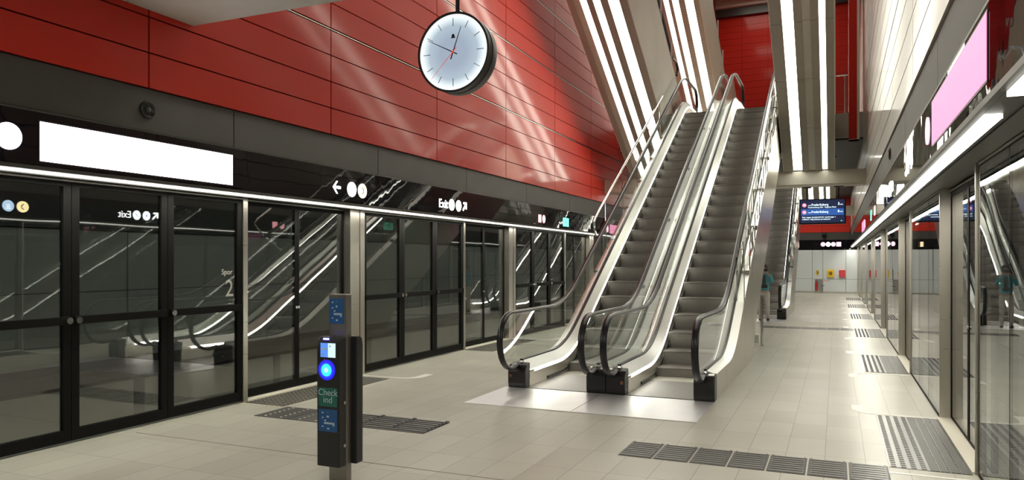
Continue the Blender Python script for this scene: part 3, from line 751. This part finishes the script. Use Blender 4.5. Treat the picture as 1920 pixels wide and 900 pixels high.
def validator(loc, rz, label, detail):
    t = thing('card_reader', label, 'card reader', loc, (0, 0, rz))
    prof = [(0, .12), (-.002, .98), (.008, 1.03), (.03, 1.052), (.082, 1.052), (.082, .118)]
    MB().prism(prof, -.098, .098, 'x').build('casing', 'plastic', t, bevel=.008)
    for zb in (.58, .27): MB().cyl((.0985, .06, zb), (1, 0, 0), .012, .006, 12).build('bolt', 'steel', t)
    if detail:
        f = MB().box(-.066, .072, -.006, -.0015, .905, 1.015).build('screen_bezel', 'plastic', t)
        MB().box(-.060, .006, -.008, -.006, .91, 1.012).build('screen', emit('reader_screen_blue', (.10, .30, .95), .9), f)
        MB().box(.006, .070, -.008, -.006, .91, 1.012).build('screen', emit('reader_screen_pale', (.62, .85, 1), 1.1), f)
        MB().prism([(-.042, .935), (-.028, .935), (-.035, .92)], -.010, -.008, 'y').box(-.05, -.0, -.010, -.008, .965, .975).box(.018, .03, -.010, -.008, .985, .995).build('icon', 'white_panel', f)
        MB().lathe([(.074, 0), (.074, -.004), (.0585, -.005), (.0585, 0)], (-.008, -.002, .818), 'y').build('light_ring', emit('reader_halo_blue', (.01, .008, .8), 1.0), t)
        rg = MB(); rg.lathe([(.058, 0), (.058, -.006), (.046, -.008), (.046, 0)], (-.008, -.002, .818), 'y').build('light_ring', emit('reader_ring_blue', (.008, .02, 1.0), 2.5), t)
        MB().lathe([(.045, 0), (.045, -.007), (.017, -.010), (.017, 0)], (-.008, -.002, .818), 'y').build('light_ring', emit('reader_ring_cyan', (.02, .40, 1.0), 2.4), t)
        MB().lathe([(.018, 0), (.018, -.010), (.0, -.012)], (-.008, -.002, .818), 'y').build('light_spot', emit('reader_spot', (.35, .9, 1.0), 1.6), t)
        MB().box(-.045, .0, .003, .014, 1.034, 1.046).build('indicator_light', emit('reader_led', (.12, .12, 1.0), 9.0), t)
        MB().tube([(-.03, -.004, .895), (-.02, -.004, .882), (.01, -.004, .887)], .0025, 6).build('arrow_mark', mat('reader_pink', (.7, .08, .2), .5), t)
        g = MB().box(-.080, .082, -.0035, -.0015, .555, .69).build('green_label', green, t)
        for s_, dz in (('Check', .655), ('ind', .603)):
            tx = text('label_text', s_, .066, pale, g, .001, -.0042, dz); tx.rotation_euler = (R(90), 0, 0); tx.location = (.001, -.0042, dz)
        picto_label(t, -.080, .082, .375, .535, -.0015)
    return t
validator((-3.352, 4.365, 0), 0, 'black card reader with glowing blue ring and green label, on the front of the post', True)
validator((-3.312, 4.60, 0), PI, 'black card reader fixed to the back of the post, facing away', False)

# ------------------------------------------------------------------ hanging clock
t = thing('hanging_clock', 'round white lit clock hanging from a black rod before the red wall', 'clock', (-2.782, 5.28, 3.257)); t.scale = (.945, .945, .945)
b = MB(); b.lathe([(.318, -.074), (.322, -.085), (.330, -.085), (.334, -.078), (.334, -.03), (.326, -.024), (.326, -.006), (.334, 0), (.334, .07), (.330, .085), (.0, .085)], (0, 0, 0), 'y', 64); b.v = b.v
b.build('case', mat('clock_case', (.055, .05, .047), .35, .4), t, smooth=True)
MB().lathe([(.318, -.0895), (.337, -.0895), (.337, -.070), (.318, -.070), (.318, -.0895)], (0, 0, 0), 'y', 64).build('bezel', 'plastic', t, smooth=True)
def clock_face_mat():
    m, nt, bb = new_mat('clock_face'); N = nt.nodes.new; L = nt.links.new
    tc = N('ShaderNodeTexCoord'); ln = N('ShaderNodeVectorMath'); ln.operation = 'LENGTH'; L(tc.outputs['Object'], ln.inputs[0])
    mr = N('ShaderNodeMapRange'); mr.inputs[1].default_value = .12; mr.inputs[2].default_value = .315; mr.inputs[3].default_value = 0; mr.inputs[4].default_value = 1; L(ln.outputs['Value'], mr.inputs[0])
    cr = N('ShaderNodeValToRGB'); e = cr.color_ramp.elements
    e[0].position = 0; e[0].color = (.33, .40, .50, 1); e[1].position = 1; e[1].color = (1.0, 1.0, 1.0, 1)
    k = e.new(.55); k.color = (.42, .52, .60, 1); k = e.new(.85); k.color = (.85, .94, .98, 1)
    L(mr.outputs[0], cr.inputs[0]); L(cr.outputs[0], bb.inputs['Emission Color']); bb.inputs['Emission Strength'].default_value = .95
    bb.inputs['Base Color'].default_value = (.05, .05, .05, 1); bb.inputs['Roughness'].default_value = .3
    return m
MB().lathe([(.319, 0), (.319, -.003), (.0, -.003)], (0, 0, 0), 'y', 64).build('dial', clock_face_mat(), t, loc=(0, -.078, 0))
for k in range(12):
    a = 2 * PI * k / 12; d = Vector((math.sin(a), 0, math.cos(a))); n = Vector((math.cos(a), 0, -math.sin(a))) * .0022; p0, p1 = d * .225, d * .285
    if k in (0, 3, 6, 9): p0 = d * .22
    b = MB(); b.prism([(p.x, p.z) for p in (p0 + n, p1 + n, p1 - n, p0 - n)], -.084, -.081, 'y'); b.build('hour_mark', 'picto', t)
def hand(ang, l, back, w, name, m, dy):
    a = R(ang); d = Vector((math.sin(a), 0, math.cos(a))); n = Vector((math.cos(a), 0, -math.sin(a)))
    MB().prism([(p.x, p.z) for p in (d * l + n * w * .4, d * l - n * w * .4, d * -back - n * w, d * -back + n * w)], dy, dy - .002, 'y').build(name, m, t)
hand(20, .222, .062, .0055, 'hour_hand', 'picto', -.0845); hand(297, .268, .045, .0048, 'minute_hand', 'picto', -.087)
hand(224, .29, .05, .0028, 'second_hand', emit('clock_red', (.9, .05, .03), .75), -.0895)
MB().cyl((0, -.0895, 0), (0, -1, 0), .010, .004, 16).build('hub', emit('clock_hub_red', (.9, .06, .04), .7), t)
MB().box(-.020, .020, -.0835, -.0815, .118, .126).box(-.013, -.003, -.0835, -.0815, .126, .148).box(.003, .013, -.0835, -.0815, .126, .148).box(-.006, .006, -.0835, -.0815, .126, .152).build('maker_mark', 'picto', t)
MB().cyl((0, 0, .33), (0, 0, 1), .018, .345, 16).cyl((0, 0, .665), (0, 0, 1), .06, .02, 20).build('rod', 'plastic', t)

# ------------------------------------------------------------------ lit signs in the fascias
def disc(b, x, y, r, z0=.0, z1=.004, n=28): return b.lathe([(r, z0), (r, z1), (0, z1)], (x, y, 0), 'z', n)
def sign(name, side, yc, z, label, grp=None):
    x = FL + .001 if side == 'left' else FR - .001
    return thing(name, label, 'sign', (x, yc, z), (R(90), 0, R(90) if side == 'left' else R(-90)), grp)
def arrow_left(b, x, y, s, flip=1, mi=0):
    f = flip; w = .26 * s
    b.prism([(x - f * .95 * s, y), (x - f * .05 * s, y + .95 * s), (x + f * .25 * s, y + .95 * s), (x - f * .4 * s, y + .2 * s), (x + f * .95 * s, y + .2 * s), (x + f * .95 * s, y - .2 * s), (x - f * .4 * s, y - .2 * s), (x + f * .25 * s, y - .95 * s), (x - f * .05 * s, y - .95 * s)][::f], 0, .004, 'z', mi)
def arrow_up(b, x, y, s, f):
    b.prism([(x + f * .9 * s, y + .9 * s), (x - f * .5 * s, y + .9 * s), (x - f * .5 * s, y + .5 * s), (x + f * .25 * s, y + .5 * s), (x - f * .85 * s, y - .6 * s), (x - f * .55 * s, y - .9 * s), (x + f * .5 * s, y + .2 * s), (x + f * .5 * s, y - .5 * s), (x + f * .9 * s, y - .5 * s)], 0, .004, 'z')
for side in ('left', 'right'):
    f = 1 if side == 'left' else -1        # local +x runs along +Y on the left, along -Y on the right
    w = side
    # arrow with stairs and phone discs
    t = sign('direction_sign', w, 8.15 if w == 'left' else 8.19, 2.555, 'lit arrow with two round discs on the %s fascia' % w, 'lit arrow signs')
    b = MB(); arrow_left(b, -f * .29, 0, .085, f); b.build('arrow', 'sign_white', t)
    dA = disc(MB(), f * .035, 0, .098).build('stairs_disc', 'sign_blue' if w == 'right' else 'sign_white', t)
    MB().box(f * .035 - .04, f * .035 + .04, -.05, -.038, .004, .006).box(f * .035 - .03, f * .035 + .03, -.02, -.01, .004, .006).box(f * .035 - .03, f * .035 + .03, .01, .02, .004, .006).build('pictogram', 'sign_white' if w == 'right' else 'sign_blue', dA)
    dB = disc(MB(), f * .275, 0, .098).build('phone_disc', 'sign_yellow', t)
    MB().tube([(f * .275 - .012, .045, .005), (f * .275 + .02, .02, .005), (f * .275 + .02, -.02, .005), (f * .275 - .012, -.045, .005)], .008, 6).build('pictogram', 'picto', dB)
    # exit sign
    t = sign('exit_sign', w, 10.98 if w == 'left' else 10.77, 2.545, 'lit word with two discs and a slanted arrow on the %s fascia' % w, 'lit exit signs')
    text('word', 'Exit', .20, 'sign_white', t, -f * .285, -.005, .002, 'CENTER', .002)
    dA = disc(MB(), f * .0, 0, .095).build('escalator_disc', 'sign_white', t)
    MB().prism([(f * .0 - .05, -.04), (f * .0 - .02, -.04), (f * .0 + .05, .03), (f * .0 + .05, .045), (f * .0 + .03, .045), (f * .0 - .035, -.02), (f * .0 - .05, -.02)], .004, .006, 'z').build('pictogram', 'sign_blue', dA)
    dB = disc(MB(), f * .25, 0, .095).build('metro_disc', 'sign_white', t)
    disc(MB(), f * .25, 0, .03, .004, .006).build('pictogram', 'sign_blue', dB)
    b = MB(); arrow_up(b, f * .47, 0, .085, f); b.build('arrow', 'sign_white', t)
    # train status lights
    t = sign('status_sign', w, 15.15, 2.53, 'red lit square and disc on the %s fascia' % w, 'red status signs')
    MB().box(-f * .14 - .085, -f * .14 + .085, -.085, .085, 0, .004).build('square', 'sign_red', t); disc(MB(), f * .10, 0, .09).build('disc', 'sign_red', t)
    t = sign('emergency_exit_sign', w, 16.7, 2.53, 'green lit square sign on the %s fascia' % w, 'green emergency signs')
    MB().box(-.2, .2, -.1, .1, 0, .004).build('face', 'sign_green', t)
    MB().prism([(-.03, -.06), (.06, 0), (-.03, .06)], .004, .006, 'z').build('pictogram', 'white_panel', t)
    # screen with line disc
    t = sign('line_sign', w, 20.5, 2.52, 'small pink lit disc and screen far along the %s fascia' % w, 'pink line signs')
    disc(MB(), -f * .3, 0, .10).build('line_disc', 'sign_rose', t); MB().box(*sorted((-f * .05, f * 2.0)), -.13, .13, 0, .004).build('screen', 'sign_pink', t)
t = sign('line_sign', 'left', 5.01, 2.57, 'large overlit white sign with a round disc on the near left fascia')
MB().box(-1.04, 1.045, -.158, .160, 0, .006).build('screen', 'sign_screen', t); disc(MB(), -1.29, .005, .105, 0, .006).build('line_disc', 'sign_screen', t)
MB().box(-1.052, 1.057, -.170, .172, 0, .003).build('screen_border', 'plastic', t)
t = sign('line_sign', 'right', 5.15, 2.60, 'large pink lit screen on the near right fascia')
MB().box(-1.05, 1.10, -.155, .160, 0, .006).build('screen', 'sign_pink', t); disc(MB(), -1.38, .005, .105, 0, .006).build('line_disc', 'sign_rose', t)
MB().box(-1.062, 1.112, -.167, .172, 0, .003).build('screen_border', 'plastic', t)
# end wall sign
t = thing('direction_sign', 'row of four pink white lit discs on the black fascia of the end wall', 'sign', (-.26, YF - .031, 2.465), (R(90), 0, 0))
for k in range(4):
    (disc(MB(), -.36 + .24 * k, 0, .11) if k < 3 else MB().box(.26, .48, -.11, .11, 0, .004)).build('disc', 'sign_rose' if k != 1 else 'sign_white', t)
t = thing('exit_lamp', 'small square warm lit sign at the left end of the end wall fascia', 'sign', (-1.86, YF - .031, 2.43), (R(90), 0, 0))
MB().box(-.10, .10, -.12, .12, 0, .02).build('face', emit('warm_sign', (1, .7, .4), 1.4), t); MB().box(-.115, .115, -.135, .135, 0, .012).build('surround', 'plastic', t)
# speakers and cameras in the ribbed bands
def speaker(loc, sg, label):
    t = thing('loudspeaker', label, 'loudspeaker', loc, (0, R(90) * sg, 0))
    MB().lathe([(.082, 0), (.082, .012), (.070, .022), (.058, .012), (.045, -.0), (0, -.0)], n=28).build('rim', 'plastic', t, smooth=True)
    MB().lathe([(.034, .001), (.034, .010), (.024, .022), (0, .026)], n=20).build('cone', 'soffit', t, smooth=True)
speaker((FL - .021, 5.01, 3.02), 1, 'round black loudspeaker in the ribbed band above the white sign')
speaker((FR + .021, 11.2, 3.05), -1, 'round black loudspeaker in the ribbed band of the right wall')
t = thing('dome_camera', 'small dark dome camera on the band of the end wall', 'camera', (-.57, YF - .02, 2.88))
MB().box(-.11, .11, -.10, 0, .02, .16).build('mount', 'plastic', t); MB().lathe([(.0, -.13), (.05, -.12), (.09, -.07), (.105, 0), (.105, .03)], (0, -.11, .02), 'z', 20).build('dome', 'black', t, smooth=True)

# ------------------------------------------------------------------ information screen under the beam
t = thing('information_screen', 'black departure screen with blue rows hanging from the pale beam', 'screen', (-.324, 20.2, 2.535), (R(90), 0, 0)); t.scale = (.855, .855, .855)
MB().box(-.635, .635, 0, .745, -.12, -.002).build('casing', 'plastic', t, bevel=.006)
scr = MB().box(-.60, .60, .04, .71, -.002, .0).build('panel', emit('screen_navy', (.012, .02, .07), .8), t)
MB().box(-.575, .575, .26, .45, 0, .002).build('row', emit('screen_blue', (.03, .12, .42), .9), t)
swhite = emit('screen_text', (.72, .9, 1), 2.0)
for z, n in ((.565, 0), (.355, 1)):
    disc(MB(), -.49, z - .0, .058, 0, .003).build('line_disc', emit('screen_pink', (1, .25, .36), 1.3), t)
    text('line_code', 'M3', .055, swhite, t, -.49, z, .004)
    text('route', 'mod', .045, swhite, t, -.39, z - .01, .003, 'LEFT'); text('destination', 'Frederiksberg', .095, swhite, t, -.295, z + .005, .003, 'LEFT', sx=.86)
    text('minutes', '3' if n == 0 else '6', .11, swhite, t, .44, z + .02, .003); text('unit', 'min', .055, swhite, t, .515, z + .005, .003)
text('note', 'Frederiksberg Allé · Enghave Plads', .055, swhite, t, -.39, .495, .003, 'LEFT')
text('notice', 'Der tages forbehold for ændringer i', .057, swhite, t, -.55, .205, .003, 'LEFT', sx=1.1)
text('notice', 'trafikken. Følg skiltene på stationen', .057, swhite, t, -.55, .145, .003, 'LEFT', sx=.95)
MB().box(.50, .53, .085, .10, 0, .003).build('status_light', 'sign_green', t)
for x in (-.42, .44):
    MB().box(x - .018, x + .018, .745, 1.10, -.08, -.045).box(x - .12, x + .12, 1.068, 1.10, -.10, -.02).build('hanger', 'plastic', t)

# ------------------------------------------------------------------ end wall fittings
ye = YF - .001
t = thing('notice_plate', 'small yellow notice high on the white end wall, leftmost of the coloured signs', 'sign', (-.88, ye, 1.02), (R(90), 0, 0))
MB().prism([(-.10 * math.cos(a) * .8, .15 * math.sin(a)) for a in [2 * PI * k / 16 for k in range(16)]], 0, .006, 'z').build('plate', mat('notice_yellow', (.70, .52, .10), .4), t)
MB().box(-.03, .03, -.07, .08, .006, .008).build('pictogram', mat('pictogram_brown', (.22, .13, .01), .6), t)
t = thing('defibrillator_box', 'yellow square box with dark pictogram on the white end wall', 'box', (-.27, ye, .99), (R(90), 0, 0))
MB().box(-.165, .165, -.19, .19, 0, .10).build('box', mat('box_yellow', (.85, .55, .02), .4), t, bevel=.01)
MB().box(-.06, .08, -.09, .09, .10, .104).box(-.1, -.08, -.04, .04, .10, .104).build('pictogram', bpy.data.materials['pictogram_brown'], t)
t = thing('fire_alarm_box', 'red square box right of the yellow one on the white end wall', 'box', (.27, ye, .98), (R(90), 0, 0))
MB().box(-.15, .15, -.18, .18, 0, .10).build('box', mat('box_red', (.68, .05, .055), .4), t, bevel=.01)
MB().box(-.11, .11, -.14, .14, .10, .105).build('door', mat('box_red_front', (.74, .07, .08), .35), t)
t = thing('warning_label', 'small white label with red letters under the yellow box', 'label', (-.45, ye, .61), (R(90), 0, 0))
MB().box(-.17, .17, -.055, .055, 0, .004).build('plate', 'white_panel', t); text('word', 'BRAND', .10, mat('label_red', (.7, .03, .03), .5), t, 0, 0, .005, sx=.85)
t = thing('extinguisher_cabinet', 'glazed cabinet with red extinguisher, low in the white end wall', 'cabinet', (-.83, ye, .10))
MB().box(-.18, .18, -.004, .0, 0, .60).build('recess', mat('cabinet_grey', (.28, .27, .25), .5), t)
MB().box(-.19, -.165, -.03, 0, -.01, .61).box(.165, .19, -.03, 0, -.01, .61).box(-.165, .165, -.03, 0, .585, .61).box(-.165, .165, -.03, 0, -.01, .015).build('cabinet_frame', 'steel', t)
MB().box(.10, .28, -.05, -.03, .26, .285).build('handle', 'soffit', t)
t = thing('fire_extinguisher', 'red extinguisher standing in the end wall cabinet', 'extinguisher', (-.93, ye - .05, .115))
MB().lathe([(.0, 0), (.045, 0), (.045, .36), (.03, .41), (.012, .43), (.012, .46), (0, .46)], n=20).build('cylinder', mat('extinguisher_red', (.55, .02, .03), .3), t, smooth=True)
MB().box(-.012, .05, -.01, .01, .44, .47).build('lever', 'plastic', t); MB().tube([(.01, 0, .45), (.05, 0, .40), (.055, 0, .2)], .008, 6).build('hose', 'rubber', t)

# ------------------------------------------------------------------ post beside the near escalator
t = thing('guard_post', 'slim steel post with a flat cap beside the near escalator cladding', 'post', (-1.295, 14.82, 0))
MB().cyl((0, 0, 0), (0, 0, 1), .024, .93, 16).build('post', 'chrome', t, smooth=True)
MB().box(-.10, .07, -.05, .05, .93, .955).build('cap', 'chrome', t, bevel=.006); MB().cyl((0, 0, 0), (0, 0, 1), .05, .008, 20).build('base', 'steel', t)
t = thing('floor_box', 'small pale box on the floor behind the slim steel post', 'box', (-1.44, 15.4, 0))
MB().box(-.05, .05, -.08, .08, 0, .16).build('box', 'paint', t, bevel=.008); MB().box(-.03, .03, -.084, -.08, .03, .13).build('cover', 'white_panel', t)

# ------------------------------------------------------------------ the passenger by the far escalator
def skin(name, verts, edges, radii, material, parent, root=0, sub=2):
    me = bpy.data.meshes.new(name); me.from_pydata(verts, edges, []); me.materials.append(material)
    o = bpy.data.objects.new(name, me); COL.objects.link(o); o.parent = parent
    o.modifiers.new('skin', 'SKIN'); sv = me.skin_vertices[0].data if me.skin_vertices else None
    if sv is None:
        me.attributes.new; 
    for i, r in enumerate(radii):
        rr = r if isinstance(r, tuple) else (r, r); me.skin_vertices[0].data[i].radius = rr
        me.skin_vertices[0].data[i].use_root = (i == root)
    s_ = o.modifiers.new('sub', 'SUBSURF'); s_.levels = sub; s_.render_levels = sub
    for p in me.polygons: p.use_smooth = True
    return o
P = thing('person', 'standing person in open turquoise jacket and pale trousers, hands raised to the face', 'person', (-1.78, 21.0, .0045), (0, 0, R(8))); P.scale = (.91, .91, .91)
fl = mat('skin', (.52, .33, .25), .5); hairm = mat('hair_dark', (.018, .014, .013), .5)
V = [(0, 0, .88), (0, .01, 1.04), (0, .01, 1.20), (0, .015, 1.33), (0, .01, 1.42), (0, -.01, 1.475), (0, -.02, 1.545), (0, -.015, 1.60)]
E_ = [(i, i + 1) for i in range(7)]; RD = [(.10, .075), (.095, .07), (.11, .08), (.10, .07), .048, .06, (.07, .085), (.065, .075)]
for s in (-1, 1):
    b0 = len(V); V += [(s * .15, .01, 1.345), (s * .22, -.05, 1.13), (s * .125, -.21, 1.36), (s * .085, -.235, 1.42), (s * .065, -.25, 1.465)]
    E_ += [(3, b0), (b0, b0 + 1), (b0 + 1, b0 + 2), (b0 + 2, b0 + 3), (b0 + 3, b0 + 4)]; RD += [.055, .042, .029, (.034, .018), (.03, .014)]
    for q in range(4):
        f0 = len(V); V += [(s * (.055 - .002 * q), -.262, 1.485 - .016 * q + .01), (s * (.030 - .002 * q), -.285, 1.49 - .016 * q + .006)]; E_ += [(b0 + 4, f0), (f0, f0 + 1)]; RD += [.009, .008]
    f0 = len(V); V += [(s * .06, -.245, 1.40), (s * .03, -.262, 1.405)]; E_ += [(b0 + 3, f0), (f0, f0 + 1)]; RD += [.010, .009]
    l0 = len(V); V += [(s * .085, 0, .82), (s * .095, -.015, .47), (s * .10, .02, .10), (s * .11, -.10, .045)]
    E_ += [(0, l0), (l0, l0 + 1), (l0 + 1, l0 + 2), (l0 + 2, l0 + 3)]; RD += [.085, .055, .038, .033]
skin('body', V, E_, RD, fl, P)
jk = mat('jacket_turquoise', (.10, .43, .52), .7); tr = mat('trousers_pale', (.66, .65, .61), .8); sh = mat('shoes_dark', (.03, .03, .032), .5)
V = [(0, .01, .80), (0, .015, 1.02), (0, .015, 1.20), (0, .02, 1.33), (0, .015, 1.405)]; E_ = [(i, i + 1) for i in range(4)]; RD = [(.155, .115), (.15, .11), (.155, .112), (.13, .10), .062]
for s in (-1, 1):
    b0 = len(V); V += [(s * .165, .01, 1.35), (s * .23, -.05, 1.12), (s * .14, -.185, 1.33)]; E_ += [(3, b0), (b0, b0 + 1), (b0 + 1, b0 + 2)]; RD += [.072, .058, .044]
skin('jacket', V, E_, RD, jk, P)
V = [(0, .005, .93)]; E_ = []; RD = [(.145, .105)]
for s in (-1, 1):
    l0 = len(V); V += [(s * .085, 0, .80), (s * .098, -.015, .47), (s * .102, .02, .10)]; E_ += [(0, l0), (l0, l0 + 1), (l0 + 1, l0 + 2)]; RD += [.092, .068, .056]
skin('trousers', V, E_, RD, tr, P)
for s in (-1, 1):
    b = MB(); b.loft([[(s * .105 + w_ * math.cos(a), y, max(.003, .042 + h_ * math.sin(a))) for a in [2 * PI * k / 14 for k in range(14)]] for y, w_, h_ in ((.085, .02, .025), (.06, .038, .045), (-.02, .042, .05), (-.10, .045, .035), (-.16, .035, .028), (-.185, .012, .015))])
    b.build('shoe', sh, P, smooth=True)
b = MB(); b.loft([[(w_ * math.cos(a), .01 - d_ * math.sin(a), z) for a in [PI * k / 10 for k in range(11)]] for z, w_, d_ in ((1.00, .072, .122), (1.12, .07, .126), (1.24, .075, .128), (1.36, .055, .098))], closed=False)
b.build('shirt', ribbed('shirt_striped', (.10, .10, .11), 2, 14, .0, .8, 0), P, smooth=True)
b = MB(); b.loft([[(r_ * math.cos(a), .015 + r_ * 1.08 * math.sin(a) + (.02 if math.sin(a) > 0 else .012), z) for a in [2 * PI * k / 20 for k in range(20)]] for z, r_ in ((1.50, .085), (1.55, .098), (1.60, .098), (1.64, .082), (1.665, .05), (1.672, .01))])
b.build('hair', hairm, P, smooth=True)
for s in (-1, 1):
    MB().lathe([(0, -.011), (.008, -.006), (.010, 0), (.008, .006), (0, .011)], (s * .028, -.098, 1.565), 'y', 12).build('eye', mat('eye_dark', (.02, .02, .02), .3), P, smooth=True)
MB().loft([[(x * w_, y, z) for x in (-1, 0, 1)] + [(0, y + .02, z)] for z, y, w_ in ((1.57, -.098, .006), (1.535, -.118, .012), (1.525, -.105, .010))]).build('nose', fl, P, smooth=True)
MB().box(-.02, .02, -.103, -.092, 1.497, 1.503).build('mouth', mat('lips', (.42, .16, .14), .5), P)
MB().box(-.085, .085, -.15, -.115, .97, 1.06).build('waist_bag', sh, P, bevel=.015)
t = thing('phone', 'dark phone held up by the standing person in turquoise', 'phone', (-1.78 + .262 * math.sin(R(8)), 21.0 - .262 * math.cos(R(8)), 1.372), (0, 0, R(8)))
MB().box(-.075, .075, -.005, .004, -.038, .038).build('body', 'plastic', t, bevel=.003); MB().cyl((.05, -.005, .02), (0, -1, 0), .009, .003, 12).build('lens', 'chrome', t)
